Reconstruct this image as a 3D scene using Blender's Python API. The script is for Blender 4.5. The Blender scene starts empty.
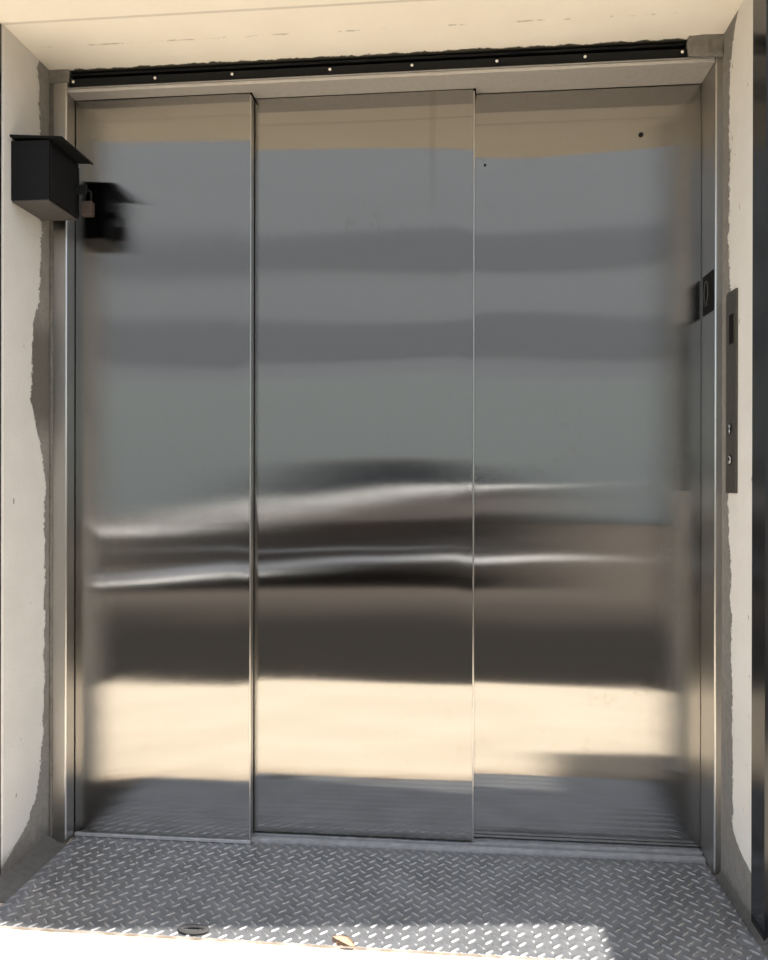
import bpy, bmesh, math, random
from mathutils import Vector, Matrix, noise
random.seed(7)
S = bpy.context.scene
COL = S.collection

# ------------------------------------------------------------------ helpers
def mesh_obj(name, bm, mat, parent=None, smooth=False):
    me = bpy.data.meshes.new(name)
    bmesh.ops.recalc_face_normals(bm, faces=bm.faces[:])
    bm.to_mesh(me); bm.free()
    if mat: me.materials.append(mat)
    if smooth:
        for p in me.polygons: p.use_smooth = True
    o = bpy.data.objects.new(name, me)
    COL.objects.link(o)
    if parent: o.parent = parent
    return o

def link_local(o, parent):
    """parent keeping the world place (mesh coordinates are in world units)"""
    o.parent = parent
    o.matrix_parent_inverse = Matrix.Translation(-Vector(parent.location))
    return o

def box(bm, x0, x1, y0, y1, z0, z1):
    v = [bm.verts.new((x, y, z)) for x in (x0, x1) for y in (y0, y1) for z in (z0, z1)]
    for f in ((0,1,3,2),(4,6,7,5),(0,4,5,1),(2,3,7,6),(0,2,6,4),(1,5,7,3)):
        bm.faces.new([v[i] for i in f])
    return v

def bbox(x0, x1, y0, y1, z0, z1, bev=0.0, seg=2):
    bm = bmesh.new(); box(bm, x0, x1, y0, y1, z0, z1)
    if bev:
        bmesh.ops.bevel(bm, geom=bm.edges[:], offset=bev, segments=seg, affect='EDGES', profile=.5)
    return bm

def prism(poly, axis, a, b, bev=0.0, seg=2):
    """extrude a 2D polygon along an axis between a and b"""
    bm = bmesh.new()
    def P(u, v, w):
        return {'x': (w, u, v), 'y': (u, w, v), 'z': (u, v, w)}[axis]
    lo = [bm.verts.new(P(u, v, a)) for u, v in poly]
    hi = [bm.verts.new(P(u, v, b)) for u, v in poly]
    n = len(poly)
    bm.faces.new(lo); bm.faces.new(hi[::-1])
    for i in range(n):
        bm.faces.new((lo[i], lo[(i+1) % n], hi[(i+1) % n], hi[i]))
    if bev:
        bmesh.ops.recalc_face_normals(bm, faces=bm.faces[:])
        bmesh.ops.bevel(bm, geom=bm.edges[:], offset=bev, segments=seg, affect='EDGES', profile=.5)
    return bm

def cyl(axis, c, r, h, n=24, r2=None, bev=0.0):
    bm = bmesh.new()
    rot = {'z': Matrix(), 'x': Matrix.Rotation(math.pi/2, 4, 'Y'), 'y': Matrix.Rotation(math.pi/2, 4, 'X')}[axis]
    bmesh.ops.create_cone(bm, cap_ends=True, segments=n, radius1=r, radius2=r if r2 is None else r2, depth=h,
                          matrix=Matrix.Translation(c) @ rot)
    if bev:
        e = [e for e in bm.edges if len(e.link_faces) == 2 and any(len(f.verts) > 4 for f in e.link_faces)]
        bmesh.ops.bevel(bm, geom=e, offset=bev, segments=2, affect='EDGES', profile=.5)
    return bm

def tube(pts, r, n=10, closed=False):
    rr = r if isinstance(r, list) else [r]*len(pts)
    bm = bmesh.new(); rings = []
    P = [Vector(p) for p in pts]; m = len(P)
    up0 = Vector((0.13, 0.37, 0.92)).normalized()
    for i, p in enumerate(P):
        t = (P[(i+1) % m] - P[i-1]) if closed else (P[min(i+1, m-1)] - P[max(i-1, 0)])
        t.normalize(); a = t.cross(up0)
        if a.length < .05: a = t.cross(Vector((1, 0, 0)))
        a.normalize(); b = t.cross(a)
        rings.append([bm.verts.new(p + (a*math.cos(2*math.pi*k/n) + b*math.sin(2*math.pi*k/n))*rr[i]) for k in range(n)])
    for i in range(m if closed else m-1):
        A, B = rings[i], rings[(i+1) % m]
        for k in range(n):
            bm.faces.new((A[k], A[(k+1) % n], B[(k+1) % n], B[k]))
    if not closed:
        bm.faces.new(rings[0]); bm.faces.new(rings[-1][::-1])
    return bm

def thing(name, label, cat, loc, group=None):
    o = bpy.data.objects.new(name, None); COL.objects.link(o)
    o.location = loc; o.empty_display_size = .05
    o['label'] = label; o['category'] = cat
    if group: o['group'] = group
    return o
def tag(o, label, cat, group=None):
    o['label'] = label; o['category'] = cat
    if group: o['group'] = group
    return o
def part(name, bm, mat, root, smooth=False, label=None):
    o = mesh_obj(name, bm, mat, None, smooth); link_local(o, root)
    if label: o['label'] = label
    return o
def struct(name, bm, mat, smooth=False):
    o = mesh_obj(name, bm, mat, None, smooth); o['kind'] = 'structure'
    return o

# ------------------------------------------------------------------ materials
class NT:
    def __init__(s, name):
        s.m = bpy.data.materials.new(name); s.m.use_nodes = True
        s.t = s.m.node_tree; s.n = s.t.nodes; s.l = s.t.links
        s.b = s.n['Principled BSDF']
    def node(s, typ, **kw):
        n = s.n.new(typ)
        for k, v in kw.items():
            if k.startswith('i_'):
                n.inputs[k[2:].replace('_', ' ')].default_value = v
            else: setattr(n, k, v)
        return n
    def link(s, a, b): s.l.new(a, b)
    def math(s, op, a, b=None, c=None, clamp=False):
        n = s.n.new('ShaderNodeMath'); n.operation = op; n.use_clamp = clamp
        for i, v in enumerate((a, b, c)):
            if v is None: continue
            if isinstance(v, (int, float)): n.inputs[i].default_value = v
            else: s.l.new(v, n.inputs[i])
        return n.outputs[0]
    def pos(s):
        g = s.n.new('ShaderNodeNewGeometry'); x = s.n.new('ShaderNodeSeparateXYZ')
        s.l.new(g.outputs['Position'], x.inputs[0]); return g, x
    def noise(s, vec, scale, detail=3, rough=.55):
        n = s.n.new('ShaderNodeTexNoise'); n.inputs['Scale'].default_value = scale
        n.inputs['Detail'].default_value = detail; n.inputs['Roughness'].default_value = rough
        if vec is not None: s.l.new(vec, n.inputs['Vector'])
        return n.outputs['Fac']
    def scaled(s, vec, sc):
        n = s.n.new('ShaderNodeVectorMath'); n.operation = 'MULTIPLY'
        s.l.new(vec, n.inputs[0]); n.inputs[1].default_value = sc; return n.outputs[0]
    def mix(s, f, a, b):
        n = s.n.new('ShaderNodeMix'); n.data_type = 'RGBA'
        for sock, v in ((n.inputs[0], f), (n.inputs[6], a), (n.inputs[7], b)):
            if isinstance(v, (int, float)): sock.default_value = v
            elif isinstance(v, tuple): sock.default_value = (*v, 1)
            else: s.l.new(v, sock)
        return n.outputs[2]
    def ramp(s, f, lo, hi):
        n = s.n.new('ShaderNodeMapRange'); n.interpolation_type = 'SMOOTHSTEP'
        s.l.new(f, n.inputs[0]); n.inputs[1].default_value = lo; n.inputs[2].default_value = hi
        return n.outputs[0]
    def bump(s, h, strength, dist):
        n = s.n.new('ShaderNodeBump'); n.inputs['Strength'].default_value = strength
        n.inputs['Distance'].default_value = dist
        s.l.new(h, n.inputs['Height']); s.l.new(n.outputs[0], s.b.inputs['Normal'])
    def set(s, **kw):
        for k, v in kw.items():
            i = s.b.inputs['Specular IOR Level' if k == 'Specular_IOR_Level' else k.replace('_', ' ')]
            if hasattr(v, 'is_output'): s.l.new(v, i)
            elif isinstance(v, tuple) and len(v) == 3: i.default_value = (*v, 1)
            else: i.default_value = v
        return s

def plain(name, col, rough=.6, metal=0.0, var=0.0, scale=40, bump=0.0, spec=None):
    t = NT(name); g, x = t.pos()
    t.set(Roughness=rough, Metallic=metal)
    if spec is not None: t.set(**{'Specular_IOR_Level': spec})
    if var:
        n = t.noise(g.outputs['Position'], scale, 5)
        t.set(Base_Color=t.mix(n, tuple(c*(1-var) for c in col), tuple(min(1, c*(1+var)) for c in col)))
        if bump: t.bump(n, .6, bump)
    else: t.set(Base_Color=col)
    return t.m

def brushed(name, col=(.280, .273, .260), rough=.085, aniso=1.0, dirt=.55, grain_tilt=.42):
    """vertical-grain brushed stainless: mirror-like up and down, smeared sideways"""
    t = NT(name); g, x = t.pos(); P = g.outputs['Position']
    c = t.n.new('ShaderNodeVectorMath'); c.operation = 'CROSS_PRODUCT'
    c.inputs[0].default_value = (0, 0, 1); t.l.new(g.outputs['Normal'], c.inputs[1])
    ad = t.n.new('ShaderNodeVectorMath'); ad.operation = 'ADD'
    t.l.new(c.outputs[0], ad.inputs[0]); ad.inputs[1].default_value = (.001, 0, 0)
    tn = t.n.new('ShaderNodeVectorMath'); tn.operation = 'NORMALIZE'
    t.l.new(ad.outputs[0], tn.inputs[0]); t.l.new(tn.outputs[0], t.b.inputs['Tangent'])
    # fine vertical grain: the surface tilts left and right only
    gr = t.noise(t.scaled(P, (2600, 2600, 1100)), 1, 1)
    tl = t.n.new('ShaderNodeVectorMath'); tl.operation = 'SCALE'
    t.l.new(tn.outputs[0], tl.inputs[0]); t.l.new(t.math('MULTIPLY_ADD', gr, grain_tilt, -.5*grain_tilt), tl.inputs['Scale'])
    na = t.n.new('ShaderNodeVectorMath'); na.operation = 'ADD'
    t.l.new(g.outputs['Normal'], na.inputs[0]); t.l.new(tl.outputs[0], na.inputs[1])
    nn = t.n.new('ShaderNodeVectorMath'); nn.operation = 'NORMALIZE'
    t.l.new(na.outputs[0], nn.inputs[0]); t.l.new(nn.outputs[0], t.b.inputs['Normal'])
    grain = t.noise(t.scaled(P, (900, 900, 25)), 1, 2)
    blot = t.noise(t.scaled(P, (3, 3, 5)), 1.0, 6, .65)
    fine = t.noise(t.scaled(P, (30, 30, 34)), 1, 4, .7)
    smudge = t.math('MULTIPLY', t.ramp(blot, .52, .72), t.ramp(fine, .5, .75))
    spots = t.math('MULTIPLY', t.ramp(t.noise(P, 95, 2), .67, .74), t.ramp(t.noise(P, 5, 3), .5, .6))
    d = t.math('MAXIMUM', t.math('MULTIPLY', smudge, .8), spots)
    X, Z = x.outputs[0], x.outputs[2]
    run = t.math('SUBTRACT', 1, t.ramp(t.math('ABSOLUTE', t.math('ADD', X, t.math('MULTIPLY_ADD', fine, .012, -1.036))), .004, .014))
    run = t.math('MULTIPLY', run, t.math('MULTIPLY', t.ramp(Z, 1.74, 1.9), .55))
    d = t.math('MAXIMUM', d, run)
    d = t.math('MULTIPLY', d, dirt, clamp=True)
    base = t.mix(grain, tuple(v*.95 for v in col), tuple(min(1, v*1.05) for v in col))
    t.set(Base_Color=t.mix(d, base, (.20, .18, .15)), Metallic=1.0, Anisotropic=aniso)
    t.set(Roughness=t.math('MULTIPLY_ADD', blot, .02, t.math('MULTIPLY_ADD', d, .15, rough-.01)))
    return t.m

M = {}
M['door'] = brushed('brushed_steel_door')
M['jamb'] = brushed('brushed_steel_frame', (.47, .455, .43), rough=.28, aniso=.8, dirt=.25)
M['header'] = plain('header_steel', (.60, .57, .53), .55, .7, .12, 60)
M['steel_dull'] = plain('dull_steel', (.42, .41, .39), .42, 1.0, .15, 60)
M['sill'] = plain('sill_aluminium', (.50, .50, .50), .5, .6, .4, 45)
M['black_metal'] = plain('black_painted_steel', (.008, .0085, .009), .6, 0, .3, 60, 0, .2)
M['box_black'] = plain('matt_black_box_paint', (.0075, .0075, .008), .75, 0, .25, 90, .0005, .15)
M['box_grey'] = plain('grey_sheet', (.075, .070, .066), .65, .1, .3, 50)  # lighter grey than the box, for its underside
M['hole'] = plain('dark_hole', (.006, .006, .006), .9)
M['chrome'] = plain('bright_screw', (.85, .84, .80), .25, 1.0)
M['brass'] = plain('weathered_brass', (.060, .040, .030), .6, .3, .35, 120)
M['shaft'] = plain('dark_shaft', (.02, .02, .02), .9)
M['sign_black'] = plain('black_sign_plastic', (.010, .010, .010), .8, spec=.1)
M['sign_pale'] = plain('pale_sign_mark', (.05, .05, .047), .7)
M['leaf'] = plain('dry_leaf', (.50, .36, .25), .8, 0, .35, 90)
M['ring_dark'] = plain('ring_black', (.022, .021, .02), .8)
M['mortar'] = plain('grey_mortar', (.21, .195, .17), .92, 0, .4, 60, .004)

def cladding():
    t = NT('black_gloss_cladding'); g, x = t.pos()
    n = t.noise(g.outputs['Position'], 6, 4)
    t.set(Base_Color=t.mix(n, (.008, .009, .011), (.014, .014, .015)), Roughness=.16)
    return t.m
M['cladding'] = cladding()

def curve_of(t, val, vmax, pts, amp):
    """piecewise function of val (0..vmax) -> 0..amp"""
    n = t.n.new('ShaderNodeFloatCurve')
    t.l.new(t.math('DIVIDE', val, vmax, clamp=True), n.inputs['Value'])
    c = n.mapping.curves[0]
    pts = sorted(pts)
    c.points[0].location = (pts[0][0]/vmax, pts[0][1]/amp)
    c.points[1].location = (pts[-1][0]/vmax, pts[-1][1]/amp)
    for a, b in pts[1:-1]: c.points.new(a/vmax, b/amp)
    for p in c.points: p.handle_type = 'VECTOR'
    n.mapping.update()
    return t.math('MULTIPLY', n.outputs[0], amp)

def wall_mat(name, edge, stain=None, base_h=.1, pa=1.0):
    """cream paint that stops raggedly short of the steel frame, bare mortar beyond"""
    t = NT(name); g, x = t.pos(); P = g.outputs['Position']
    Y, Z = x.outputs[1], x.outputs[2]
    e = curve_of(t, Z, 2.2, edge, .4)
    n1 = t.noise(P, 22, 5, .65); n2 = t.noise(P, 120, 4, .6)
    wob = t.math('MULTIPLY_ADD', n1, .05, t.math('MULTIPLY_ADD', n2, .03, -.040))
    m = t.math('ADD', t.math('ADD', Y, e), wob)          # >0 : bare mortar
    bare = t.ramp(m, -.0015, .0015)
    line = t.math('MULTIPLY', t.ramp(m, -.006, 0), t.math('SUBTRACT', 1, t.ramp(m, 0, .004)))
    blot = t.noise(P, 7, 5, .6)
    paint = t.mix(t.ramp(blot, .3, .75), tuple(c*pa for c in (.76, .73, .67)), tuple(c*pa for c in (.82, .79, .735)))
    pits = t.math('MULTIPLY', t.ramp(t.noise(t.scaled(P, (60, 60, 22)), 1, 2), .72, .76), .8)
    paint = t.mix(pits, paint, (.16, .14, .12))
    mor = t.mix(t.noise(P, 45, 6, .7), (.13, .12, .105), (.30, .28, .25))
    if stain:
        z0, z1 = stain
        s = t.math('MULTIPLY', t.ramp(Z, z0, z0+.1), t.math('SUBTRACT', 1, t.ramp(Z, z1-.1, z1)))
        mor = t.mix(t.math('MULTIPLY', s, .75), mor, (.075, .068, .055))
    foot = t.math('SUBTRACT', 1, t.ramp(t.math('ADD', Z, t.math('MULTIPLY_ADD', n1, .12, -.06)), base_h*.2, base_h))
    col = t.mix(bare, paint, mor)
    col = t.mix(t.math('MULTIPLY', line, .6), col, (.07, .062, .05))
    col = t.mix(t.math('MULTIPLY', foot, .8), col, (.12, .11, .095))
    t.set(Base_Color=col, Roughness=.85)
    h = t.math('MULTIPLY_ADD', bare, -1.2, t.math('MULTIPLY_ADD', n2, .5, t.math('MULTIPLY', n1, .5)))
    t.bump(h, .55, .004)
    return t.m
M['wall_l'] = wall_mat('cream_wall_left', [(0, .30), (.05, .20), (.10, .10), (.17, .055), (.30, .025), (.45, .02), (.69, .017),
    (1.02, .015), (1.13, .04), (1.24, .088), (1.43, .080), (1.53, .047), (1.72, .037), (1.97, .043), (2.2, .055)], (1.12, 1.5), .09, .78)
M['wall_r'] = wall_mat('cream_wall_right', [(0, .36), (.09, .30), (.12, .16), (.15, .085), (.48, .075), (.73, .065), (.98, .046),
    (1.5, .06), (1.62, .043), (1.86, .05), (2.04, .047), (2.13, .075), (2.2, .12)], None, .03, .92)

def soffit_mat():
    t = NT('cream_soffit'); g, x = t.pos(); P = g.outputs['Position']; Y = x.outputs[1]
    n1 = t.noise(P, 30, 5, .65); blot = t.noise(P, 5, 5, .6)
    col = t.mix(t.ramp(blot, .3, .75), (.89, .83, .725), (.93, .875, .77))
    bare = t.ramp(t.math('ADD', Y, t.math('MULTIPLY_ADD', n1, .04, -.026)), -.004, .002)
    col = t.mix(bare, col, (.05, .046, .035))
    yl = t.math('ADD', Y, t.math('MULTIPLY', t.noise(P, 9, 4), .012))
    ln = t.math('SUBTRACT', 1, t.ramp(t.math('ABSOLUTE', t.math('ADD', yl, .105)), .001, .005))
    ln = t.math('MULTIPLY', ln, t.ramp(t.noise(P, 14, 4, .7), .5, .62))
    col = t.mix(t.math('MULTIPLY', ln, .55), col, (.30, .25, .18))
    j = t.math('SUBTRACT', 1, t.ramp(t.math('ABSOLUTE', t.math('ADD', Y, .2225)), .002, .007))
    col = t.mix(t.math('MULTIPLY', j, .32), col, (.20, .16, .11))
    t.set(Base_Color=col, Roughness=.85)
    t.bump(t.math('MULTIPLY_ADD', bare, -1, n1), .3, .003)
    return t.m
M['soffit'] = soffit_mat()

def concrete_mat():
    t = NT('sunlit_concrete'); g, g_x = t.pos(); P = g.outputs['Position']
    n = t.noise(P, 3.5, 7, .62); f = t.noise(P, 70, 5, .6)
    col = t.mix(t.ramp(n, .3, .7), (.55, .475, .37), (.67, .58, .46))
    pit = t.ramp(t.noise(P, 26, 4, .65), .64, .72)
    col = t.mix(t.math('MULTIPLY', pit, .35), col, (.34, .25, .17))
    x = g_x.outputs
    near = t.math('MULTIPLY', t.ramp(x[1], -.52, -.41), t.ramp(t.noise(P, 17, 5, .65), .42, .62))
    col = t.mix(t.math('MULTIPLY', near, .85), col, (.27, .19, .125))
    t.set(Base_Color=col, Roughness=.9); t.bump(f, .4, .003)
    return t.m
M['concrete'] = concrete_mat()

def asphalt_mat():
    t = NT('asphalt'); g, x = t.pos(); P = g.outputs['Position']
    n = t.noise(P, 1.3, 5, .6); f = t.noise(P, 30, 5)
    far_pale = t.ramp(t.math('ADD', x.outputs[1], t.math('MULTIPLY_ADD', n, 1.2, -.6)), -2.9, -5.0)   # paler towards the far side of the lane
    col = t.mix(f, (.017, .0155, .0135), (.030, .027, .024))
    col = t.mix(far_pale, col, (.095, .082, .070))
    t.set(Base_Color=col, Roughness=.95, Specular_IOR_Level=.05); t.bump(f, .5, .003)
    return t.m
M['asphalt'] = asphalt_mat()

def plate_mat():
    t = NT('checker_plate_steel'); g, x = t.pos(); P = g.outputs['Position']
    n = t.noise(P, 9, 6, .65); f = t.noise(P, 160, 3)
    col = t.mix(t.ramp(n, .25, .75), (.32, .322, .328), (.46, .462, .47))
    spot = t.math('MULTIPLY', t.ramp(t.noise(P, 48, 2), .70, .74), .85)
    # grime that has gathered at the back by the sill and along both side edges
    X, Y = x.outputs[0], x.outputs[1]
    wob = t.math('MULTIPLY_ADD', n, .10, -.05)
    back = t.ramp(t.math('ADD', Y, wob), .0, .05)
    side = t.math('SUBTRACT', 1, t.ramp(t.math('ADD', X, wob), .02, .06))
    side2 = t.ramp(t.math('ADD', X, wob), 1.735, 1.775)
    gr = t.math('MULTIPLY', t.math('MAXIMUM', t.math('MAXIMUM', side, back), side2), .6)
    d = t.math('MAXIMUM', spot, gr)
    Z = x.outputs[2]
    worn = t.ramp(Z, .0007, .0018)                    # lug crowns rubbed bright by feet
    col = t.mix(t.math('MULTIPLY', worn, .6), col, (.72, .72, .72))
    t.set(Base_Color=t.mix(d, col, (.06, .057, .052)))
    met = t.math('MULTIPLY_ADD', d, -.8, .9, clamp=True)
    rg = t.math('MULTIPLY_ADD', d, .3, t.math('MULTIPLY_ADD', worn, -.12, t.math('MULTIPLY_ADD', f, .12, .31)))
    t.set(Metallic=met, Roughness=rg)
    return t.m
M['plate'] = plate_mat()

# ------------------------------------------------------------------ the recess
ZC = 2.184                       # soffit height
WL, WR = -.05, 1.786             # side wall faces
YF = -.2215                      # front of the side walls
struct('wall_left', bbox(-.60, WL, YF, .30, -.02, ZC+.3, .004), M['wall_l'])
struct('wall_right', bbox(WR, 2.35, YF, .30, -.02, ZC+.3, .004), M['wall_r'])
# overhanging soffit slab; its front edge is kinked to shape the shade line
struct('ceiling', prism([(-2.5, .30), (5.2, .30), (5.2, -.33), (2.66, -.350), (1.36, -.503), (.9, -.440), (-.1, -.37), (-2.5, -.30)], 'z', ZC, ZC+.5), M['soffit'])
struct('wall_back', bbox(-.05, 1.80, .17, .25, -.02, ZC), M['shaft'])
# black gloss cladding of the building front, either side
struct('wall_front_left', bbox(-4.5, -.053, -.236, YF-.0005, 0, ZC-.001, .002), M['cladding'])
struct('wall_front_right', bbox(1.781, 5.2, -.300, YF-.0005, 0, ZC, .0), M['cladding'])
# unseen pier added on the right to cast the shadow edge across the plate
struct('shadow_pier', bbox(2.9, 3.3, -.78, -.36, 0, 2.78, .01), M['cladding'])
# ground
struct('floor', bbox(-7, 9, -1.66, .30, -.30, -.006), M['concrete'])
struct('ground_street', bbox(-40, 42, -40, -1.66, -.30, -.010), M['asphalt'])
# mortar packing between steel frame and masonry
def lumpy(x0, x1, y0, y1, z0, z1, amp, step, seed):
    bm = bbox(x0, x1, y0, y1, z0, z1)
    for _ in range(6):
        e = [e for e in bm.edges if e.calc_length() > step]
        if not e: break
        bmesh.ops.subdivide_edges(bm, edges=e, cuts=1, use_grid_fill=True)
    for v in bm.verts:
        n = noise.noise_vector(v.co*28 + Vector((seed, 0, 0)))
        v.co += n*amp
    return bm
struct('glint_1', lumpy(-.052, -.033, .004, .06, -.01, 2.186, .003, .02, 1), M['mortar'], True)
struct('glint_2', lumpy(1.795, 1.79, .0, .06, -.01, 2.186, .003, .02, 4), M['mortar'], True)
struct('glint_3', lumpy(1.700, 1.79, -.008, .03, 2.1305, 2.19, .006, .009, 9), M['mortar'], True)
struct('glint_4', lumpy(-.054, .006, .001, .03, 2.146, 2.19, .003, .012, 15), M['mortar'], True)
# grimy mortar fillet along the foot of the left wall
bm = prism([(-.054, -.008), (.0085, -.008), (.0085, -.004), (-.02, .004), (-.050, .022), (-.054, .022)], 'y', -.30, -.0005)
struct('baseboard_left', bm, plain('foot_grime', (.10, .092, .08), .95, 0, .4, 50, .003))

struct('baseboard_right', prism([(1.7665, -.008), (1.788, -.008), (1.788, .014), (1.780, .004), (1.7665, -.003)], 'y', -.302, -.0005), bpy.data.materials['foot_grime'])
struct('glint_5', bbox(1.7665, 1.92, -.43, -.3005, -.008, -.002), bpy.data.materials['foot_grime'])
# ------------------------------------------------------------------ checker plate (lugs are part of the sheet)
def lug_height(px, py, p=.0372):
    h = 0.0
    for k, (ox, oy, sx) in enumerate(((0, 0, -1), (.5, .5, 1))):
        i = round(px/p - ox); j = round(py/p - oy)
        for di in (0,):
            dx = px - (i+ox)*p; dy = py - (j+oy)*p
            u = (dx + sx*dy)*.70711; v = (dx - sx*dy)*.70711
            q = 1 - (u/.0135)**2
            if q > 0:
                w = .0042*math.sqrt(q) + 1e-6
                r = 1 - (v/w)**2
                if r > 0: h = max(h, .0025*r**.7*min(1, q*2.2))
    return h
px0, px1, py0, py1, st = .009, 1.766, -.401, .058, .00215
nx = int((px1-px0)/st); ny = int((py1-py0)/st)
vs = []; fs = []
for j in range(ny+1):
    y = py0 + (py1-py0)*j/ny
    for i in range(nx+1):
        xl = px0 + (px1-px0)*i/nx
        vs.append((xl, y, lug_height(xl, y)))
W_ = nx+1
for j in range(ny):
    for i in range(nx):
        a = j*W_+i; fs.append((a, a+1, a+1+W_, a+W_))
rim = [i for i in range(W_)] + [j*W_+nx for j in range(1, ny+1)] + [ny*W_+i for i in range(nx-1, -1, -1)] + [j*W_ for j in range(ny-1, 0, -1)]
b0 = len(vs)
for r in rim: vs.append((vs[r][0], vs[r][1], -.0055))
n = len(rim)
for k in range(n):
    fs.append((rim[(k+1) % n], rim[k], b0+k, b0+(k+1) % n))
me = bpy.data.meshes.new('checker_plate'); me.from_pydata(vs, [], fs); me.update()
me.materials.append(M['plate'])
for q in me.polygons: q.use_smooth = len(q.vertices) == 4 and max(q.vertices) < b0
o = bpy.data.objects.new('checker_plate', me); COL.objects.link(o)
tag(o, 'grey steel diamond tread plate lying on the ground in front of the doors', 'floor plate')

# ------------------------------------------------------------------ steel door frame
fr = thing('door_frame', 'brushed stainless steel frame lining the opening around the three sliding panels', 'door frame', (.885, 0, 0))
part('jamb', prism([(-.036, 0), (0, 0), (.003, .003), (.003, .046), (-.036, .046)], 'z', .0025, 2.146, .0008), M['jamb'], fr)
part('jamb', prism([(1.768, .003), (1.771, 0), (1.797, 0), (1.797, .155), (1.768, .155)], 'z', .0025, 2.132, .0008), M['jamb'], fr)
# header: front lip, underside stepping back over each panel
part('header', prism([(.004, .0), (1.7665, .0), (1.7665, .112), (1.151, .112), (1.151, .082), (.523, .082), (.523, .0465), (.004, .0465)],
                     'z', 2.117, 2.1262, .0008), M['header'], fr)
part('header_lip', bbox(.004, 1.7665, -.003, .004, 2.1264, 2.1300, .0008), M['steel_dull'], fr)

# threshold in front of the second and third panels
sl = thing('door_sill', 'narrow grooved metal threshold strip under the sliding panels', 'sill', (.88, .1, 0))
part('track', prism([(.0595, -.005), (.160, -.005), (.160, .013), (.150, .013), (.150, -.003), (.140, -.003), (.140, .013), (.116, .013), (.116, -.003),
                     (.104, -.003), (.104, .013), (.088, .013), (.088, -.003), (.076, -.003), (.076, .010), (.0595, .009)], 'x', .006, 1.766), M['sill'], sl)

# ------------------------------------------------------------------ sliding panels
def warp(x, z, k):
    """the gentle oil-canning of thin sheet steel (fractions of a millimetre)"""
    a = noise.noise(Vector((x*1.1 + 5*k, z*2.1, k*3.7)))
    b = noise.noise(Vector((x*2.3 + 9*k, z*5.5 + 2, k*1.3 + 8)))
    return .00125*a + .00034*b
def panel(x0, x1, y0, th, z0, z1, k, label, returns):
    nx, nz = 36, 120
    bm = bmesh.new(); V = []
    w = x1-x0
    for j in range(nz+1):
        z = z0+(z1-z0)*j/nz; row = []
        for i in range(nx+1):
            u = i/nx; xx = x0+w*u
            edge = min(u, 1-u)*w
            f = min(1, edge/.05); f = f*f*(3-2*f)*.8+.2
            row.append(bm.verts.new((xx, y0 + warp(xx, z, k)*f, z)))
        V.append(row)
    for j in range(nz):
        for i in range(nx):
            bm.faces.new((V[j][i], V[j][i+1], V[j+1][i+1], V[j+1][i])).smooth = True
    ring = V[0][:] + [V[j][nx] for j in range(1, nz+1)] + V[nz][-2::-1] + [V[j][0] for j in range(nz-1, 0, -1)]
    back = [bm.verts.new((v.co.x, y0+th, v.co.z)) for v in ring]
    m = len(ring)
    for i in range(m):
        f = bm.faces.new((ring[i], back[i], back[(i+1) % m], ring[(i+1) % m]))
        e = bm.edges.get((ring[i], ring[(i+1) % m]))
        if e: e.smooth = False
    bm.faces.new(back)
    root = thing('sliding_panel', label, 'elevator door panel', ((x0+x1)/2, y0+th/2, z0), 'sliding elevator door panels')
    part('panel_sheet', bm, M['door'], root)
    for r in returns: part(*r, root)
    return root
p1 = panel(.0045, .517, .050, .027, .012, 2.150, 1,
      'leftmost stainless door panel, nearest the viewer, overlapping the middle panel and beside the black box', [])
part('bottom_guide', bbox(.0045, .522, .044, .0585, .0015, .0105, .001), M['sill'], p1)
part('edge_strip', bbox(.5175, .5215, .0485, .077, .012, 2.112, .001), M['jamb'], p1)
p2 = panel(.485, 1.143, .085, .0235, .021, 2.150, 2,
      'middle stainless door panel between the two other panels, its right edge overlapping the last one', [])
part('edge_strip', bbox(1.1435, 1.1475, .0838, .1085, .021, 2.112, .001), M['jamb'], p2)
p3 = panel(1.115, 1.7668, .115, .025, .019, 2.150, 3,
      'rightmost stainless door panel, set deepest, with a small dark hole near its top', [])
part('screw_hole', cyl('y', (1.605, .1150, 1.984), .0066, .004, 20), M['hole'], p3)
part('screw_hole', cyl('y', (1.177, .1150, 1.916), .0032, .004, 16), M['hole'], p3)

# ------------------------------------------------------------------ black channel over the header, with its screws
ch = thing('track_channel', 'long black steel channel with bright screws between the cream soffit and door header', 'channel', (.85, .02, 2.14))
part('channel', prism([(.004, 2.1312), (.034, 2.1312), (.034, 2.176), (.012, 2.176), (.012, 2.169), (.026, 2.169), (.026, 2.160), (.004, 2.157)],
                      'x', .0085, 1.698, .0006), M['black_metal'], ch)
for sx in (.022, .26, .48, .753, .977, 1.204, 1.435, 1.684):
    b = cyl('y', (sx, .0015, 2.1465), .0045, .005, 14, None, .001)
    part('screw', b, M['chrome'], ch, True)

# ------------------------------------------------------------------ lock box on the left wall
bx = thing('lock_box', 'black metal box with overhanging lid fixed high on the left cream wall', 'box', (WL, -.11, 1.746))
bm = bmesh.new(); box(bm, WL, .053, -.186, -.030, 1.750, 1.902)
part('body', bm, M['box_black'], bx)
part('bottom_plate', bbox(WL+.001, .050, -.183, -.033, 1.746, 1.7495), M['box_grey'], bx, label='grey underside sheet')
part('door', bbox(.0535, .058, -.182, -.034, 1.753, 1.888, .001), M['box_black'], bx)
part('lid', prism([(WL, 1.911), (WL, 1.917), (.091, 1.907), (.0915, 1.901), (.089, 1.9005), (.088, 1.904)], 'y', -.193, -.022, .0005), M['box_black'], bx)
hb = bmesh.new(); box(hb, .0585, .0925, -.064, -.058, 1.808, 1.830)
part('hasp', hb, M['black_metal'], bx)
pl = thing('padlock', 'small brown weathered padlock hanging from the front of the black box', 'padlock', (.084, -.061, 1.744))
part('body', bbox(.080, .111, -.072, -.050, 1.745, 1.785, .004, 3), M['brass'], pl)
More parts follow.
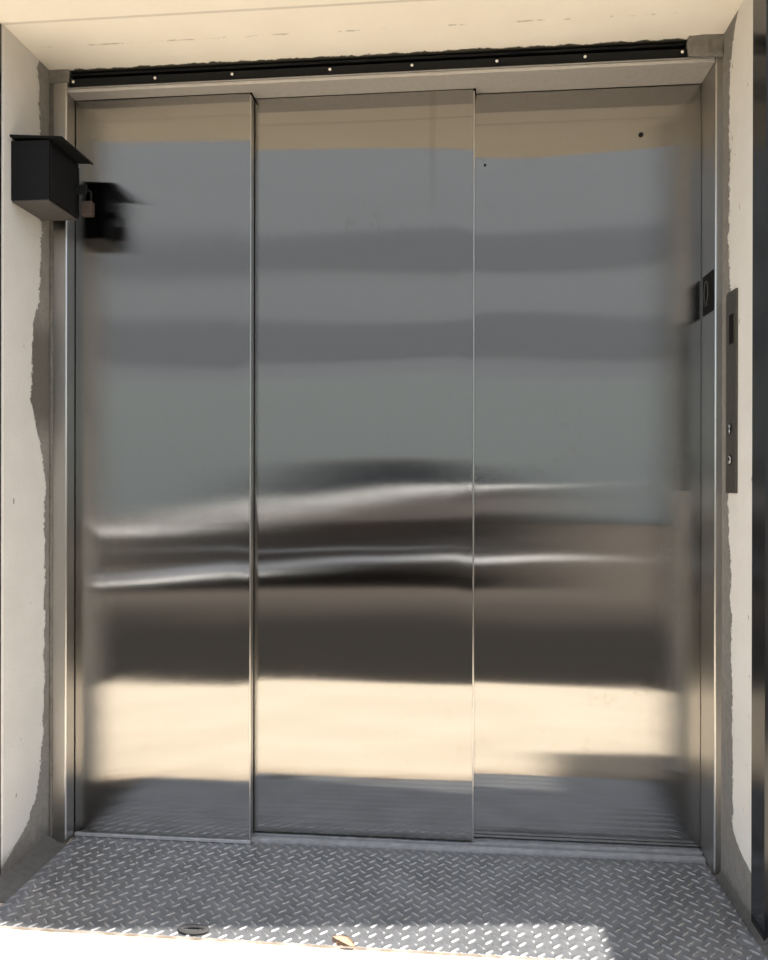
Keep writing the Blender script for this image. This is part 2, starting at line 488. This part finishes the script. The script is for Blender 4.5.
pts = [(.0860, -.061, 1.784)] + [(.0955 - .0095*math.cos(math.pi*k/10), -.061, 1.806 + .0105*math.sin(math.pi*k/10)) for k in range(11)] + [(.1050, -.061, 1.784)]
part('shackle', tube(pts, .0028, 10), M['black_metal'], pl, True)

# ------------------------------------------------------------------ call station on the right wall
cs = thing('call_station', 'tall narrow steel call plate with buttons on the right cream wall', 'call panel', (WR, -.08, 1.0))
part('cover_plate', bbox(WR-.006, WR-.0002, -.116, -.046, .996, 1.500, .001), plain('call_plate_steel', (.085, .075, .062), .45, .5, .2, 50), cs)
part('display_window', bbox(WR-.0072, WR-.0062, -.100, -.072, 1.368, 1.441), M['sign_black'], cs)
for zz in (1.157, 1.079):
    part('button_ring', cyl('x', (WR-.0068, -.078, zz), .0135, .0014, 28, None, .001), M['black_metal'], cs, True)
for zz, mm in ((1.1625, M['chrome']), (1.1505, M['chrome'])):
    part('button', cyl('x', (WR-.0082, -.078, zz), .0056, .0014, 18, None, .0004), mm, cs, True)
ringp = [(WR-.0080, -.078+.0075*math.cos(a*math.pi/12), 1.079+.0095*math.sin(a*math.pi/12)) for a in range(3, 24)]
part('button_mark', tube(ringp, .0012, 8), M['chrome'], cs, True)

# black number plate on the right frame return
npl = thing('number_plate', 'small black plate with a pale oval mark on the right steel jamb', 'sign', (1.767, .054, 1.465))
part('plate', bbox(1.7655, 1.7678, .010, .098, 1.474, 1.580, .0005), M['sign_black'], npl)
oval = [(1.7652, .066+.016*math.cos(a*math.pi/16), 1.532+.030*math.sin(a*math.pi/16)) for a in range(32)]
part('mark', tube(oval, .0016, 6, True), M['sign_pale'], npl, True)
part('raised_dots', tube([(1.7652, .052, 1.498), (1.7652, .080, 1.498)], .0012, 6), M['sign_pale'], npl)

# ------------------------------------------------------------------ leaf and dark ring on the plate
bm = bmesh.new()
N = 14; rows = []
for i in range(N+1):
    u = i/N; wv = .012*math.sin(math.pi*min(1, u*1.02))**.7 + .0006
    row = []
    for j in range(5):
        v = j/4*2-1
        xx = (u-.5)*.064; yy = v*wv
        zz = .003 + .004*abs(v)*math.sin(math.pi*u) + .002*math.sin(u*5) + .0010*math.sin(v*9+u*7)
        row.append(bm.verts.new((xx, yy, zz)))
    rows.append(row)
for i in range(N):
    for j in range(4):
        bm.faces.new((rows[i][j], rows[i+1][j], rows[i+1][j+1], rows[i][j+1]))
r = bmesh.ops.solidify(bm, geom=bm.faces[:], thickness=.0012)
lf = mesh_obj('dry_leaf', bm, M['leaf'], None, True)
lf.location = (.852, -.389, .0015); lf.rotation_euler = (0, 0, -.5)
tag(lf, 'curled dry brown leaf on the front edge of the tread plate', 'leaf')
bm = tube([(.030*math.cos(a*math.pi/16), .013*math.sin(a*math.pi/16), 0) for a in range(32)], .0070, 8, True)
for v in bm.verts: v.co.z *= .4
rg = mesh_obj('dark_ring', bm, M['ring_dark'], None, True)  # flat dark oval ring in place of a dark mark
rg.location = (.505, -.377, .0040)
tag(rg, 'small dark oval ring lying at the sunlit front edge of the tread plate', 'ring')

# ------------------------------------------------------------------ what the steel mirrors: lane, parked car, building opposite
def painted(name, col, rough, metal):
    t = NT(name); t.set(Base_Color=col, Roughness=rough, Metallic=metal)
    return t.m
M['car'] = painted('taupe_car_paint', (.105, .086, .074), .4, .2)
M['glass'] = painted('dark_car_glass', (.012, .012, .013), .12, 0)
M['glint'] = painted('glint_white', (.95, .94, .91), .40, 0)  # white colour standing in for sun glints along the car side
M['tyre'] = plain('tyre_rubber', (.02, .02, .02), .8)
M['lamp'] = painted('lamp_glass', (.6, .6, .6), .15, .4)
YC = -5.0
car = thing('car', 'taupe hatchback parked across the lane, mirrored in the steel doors', 'car', (-.1, YC-.85, 0))
def loft_x(secs):
    """body skin through cross-sections: (x, [(y, z), ...])"""
    bm = bmesh.new(); R_ = [[bm.verts.new((x, y, z)) for y, z in sec] for x, sec in secs]
    for a, b in zip(R_[:-1], R_[1:]):
        n_ = len(a)
        for k in range(n_): bm.faces.new((a[k], a[(k+1) % n_], b[(k+1) % n_], b[k]))
    bm.faces.new(R_[0]); bm.faces.new(R_[-1][::-1]); return bm
def section(zw, zb, inset):
    """half-rounded body section: zw shoulder height, zb underside"""
    yn, yf = YC-inset, YC-1.70+inset
    a = [(yn-.10, zb), (yn-.03, zb+.10), (yn-.035, .30+(zw-.30)*.42), (yn, .30+(zw-.30)*.55), (yn-.10, .30+(zw-.30)*.80), (yn-.12, zw-.04), (yn-.22, zw)]
    b = [(yf+yn-y, z) for y, z in a[::-1]]
    return a+b
def ledge(path, hs):  # strip added on the car, tilted upward to imitate a streak of glint
    bm = bmesh.new(); R_ = []
    for (x, y, z), h in zip(path, hs):
        R_.append([bm.verts.new((x, y+1.6*h, z-h*.5)), bm.verts.new((x, y, z+h*.5)), bm.verts.new((x, y-.02, z-h*.6))])
    for a, b in zip(R_[:-1], R_[1:]):
        for k in range(3): bm.faces.new((a[k], a[(k+1) % 3], b[(k+1) % 3], b[k]))
    bm.faces.new(R_[0]); bm.faces.new(R_[-1][::-1]); return bm
secs = [(-2.36, section(.56, .30, .22)), (-2.28, section(.62, .24, .08)), (-1.9, section(.68, .10, .02)), (-1.2, section(.78, .10, 0)),
        (0, section(.93, .10, 0)), (1.3, section(.99, .10, 0)), (1.8, section(.98, .12, .02)), (2.0, section(.92, .26, .08)), (2.07, section(.84, .32, .2))]
part('body', loft_x(secs), M['car'], car, False)
bm = prism([(-1.15, .76), (-.35, 1.16), (1.05, 1.20), (1.78, .96)], 'y', YC-1.56, YC-.14, .02, 2)
for v in bm.verts:
    if v.co.z > 1.0: v.co.y = (YC-.85) + (v.co.y-(YC-.85))*.86
part('cabin_glass', bm, M['glass'], car)
bm = prism([(-.40, 1.12), (-.30, 1.18), (.40, 1.225), (1.02, 1.22), (1.14, 1.17)], 'y', YC-1.46, YC-.24, .015, 2)
part('roof', bm, M['car'], car)
part('waist_glint', ledge([(-2.27, YC-.03, .47), (-1.7, YC, .545), (-1.25, YC, .65), (-.86, YC, .735), (-.3, YC, .84), (.3, YC, .91), (1.0, YC, .965), (1.75, YC-.02, .985)],
     [.06, .062, .066, .062, .052, .042, .03, .02]), M['glint'], car)
part('sill_glint', ledge([(-2.14, YC, .11), (-1.6, YC+.01, .125), (-.8, YC+.01, .17), (-.5, YC+.01, .215), (.2, YC+.01, .26), (2.0, YC, .285)], [.11, .10, .08, .064, .046, .038]), M['glint'], car)
part('side_glint', ledge([(-1.9, YC, .36), (-.6, YC, .35), (.9, YC, .38)], [.012, .016, .016]), M['glint'], car)
for wx in (-1.50, 1.30):
    for wy in (YC-.02, YC-1.68):
        w = part('wheel', cyl('y', (wx, wy-.08 if wy > YC-1 else wy+.08, .295), .30, .19, 36, None, .02), M['tyre'], car, True)
        sgn = 1 if wy > YC-1 else -1
        h = mesh_obj('rim', cyl('y', (wx, (wy-.08 if sgn > 0 else wy+.08)+sgn*.09, .295), .20, .03, 24, None, .006), M['steel_dull'], None, True)
        h.parent = w
for wy in (YC-.30, YC-1.40):
    part('headlamp', bbox(-2.345, -2.24, wy-.16, wy+.16, .47, .58, .02), M['lamp'], car)
part('bumper', bbox(-2.40, -2.25, YC-1.66, YC-.04, .20, .36, .03), M['car'], car)
part('bumper', bbox(1.95, 2.09, YC-1.66, YC-.04, .24, .44, .03), M['car'], car)

bd = thing('street_building', 'plain grey block across the lane, mirrored dimly in the steel doors', 'building', (0, -15, 0))
M['render_grey'] = plain('grey_render', (.50, .505, .50), .9, 0, .12, 1.2)
M['render_low'] = plain('green_grey_render', (.53, .56, .52), .9, 0, .15, 1.0)
M['window_dark'] = painted('window_glass', (.33, .335, .335), .4, 0)
part('ground_storey', bbox(-22, 24, -24, -15, 0, 3.3), M['render_low'], bd)
part('upper_wall', bbox(-22, 24, -24, -15.02, 3.3, 11.5), M['render_grey'], bd)
part('ribbon_window', bbox(-21, 23, -15.10, -14.995, 3.7, 4.6, .01), M['window_dark'], bd)
part('ribbon_window', bbox(-21, 23, -15.10, -14.995, 5.7, 6.5, .01), M['window_dark'], bd)

# ------------------------------------------------------------------ light
w = bpy.data.worlds.new('sky'); S.world = w; w.use_nodes = True
nt = w.node_tree; bg = nt.nodes['Background']
sky = nt.nodes.new('ShaderNodeTexSky'); sky.sky_type = 'NISHITA'; sky.sun_disc = False
SUN = Vector((.53, -.046, 1.0)).normalized()
sky.sun_elevation = math.asin(SUN.z); sky.sun_rotation = math.atan2(SUN.x, SUN.y)
sky.air_density = 1.0; sky.dust_density = 1.5
hz = nt.nodes.new('ShaderNodeMix'); hz.data_type = 'RGBA'; hz.inputs[0].default_value = .45
hz.inputs[7].default_value = (5.0, 4.9, 4.7, 1)                # thin high haze
nt.links.new(sky.outputs[0], hz.inputs[6]); nt.links.new(hz.outputs[2], bg.inputs[0]); bg.inputs[1].default_value = .235
sd = bpy.data.lights.new('sun', 'SUN'); sd.energy = 8.2; sd.angle = math.radians(.53); sd.color = (1, .96, .90)
so = bpy.data.objects.new('sun', sd); COL.objects.link(so)
so.rotation_euler = SUN.to_track_quat('Z', 'Y').to_euler(); so.location = (4, -2, 9)

# ------------------------------------------------------------------ camera
cx, cy, cz, yaw, pitch, roll, F = 1.10396, -2.09545, 1.02963, .095643, -.0012118, .0015669, 776.877
fw = Vector((-math.sin(yaw)*math.cos(pitch), math.cos(yaw)*math.cos(pitch), math.sin(pitch)))
rt = Vector((math.cos(yaw), math.sin(yaw), 0)); up = rt.cross(fw)
r2 = rt*math.cos(roll)+up*math.sin(roll); u2 = up*math.cos(roll)-rt*math.sin(roll)
cd = bpy.data.cameras.new('camera'); co = bpy.data.objects.new('camera', cd); COL.objects.link(co)
co.matrix_world = Matrix((( r2.x, u2.x, -fw.x, cx), (r2.y, u2.y, -fw.y, cy), (r2.z, u2.z, -fw.z, cz), (0, 0, 0, 1)))
cd.sensor_fit = 'VERTICAL'; cd.sensor_height = 36; cd.sensor_width = 28.8; cd.lens = F/960*36
cd.clip_start = .02; cd.clip_end = 300
S.camera = co
S.view_settings.view_transform = 'Standard'; S.view_settings.look = 'None'
S.view_settings.exposure = 1.08; S.view_settings.gamma = 1; S.view_settings.use_curve_mapping = False
S.cycles.max_bounces = 10; S.cycles.diffuse_bounces = 6; S.cycles.glossy_bounces = 8
S.cycles.sample_clamp_indirect = 6
S.cycles.use_denoising = True
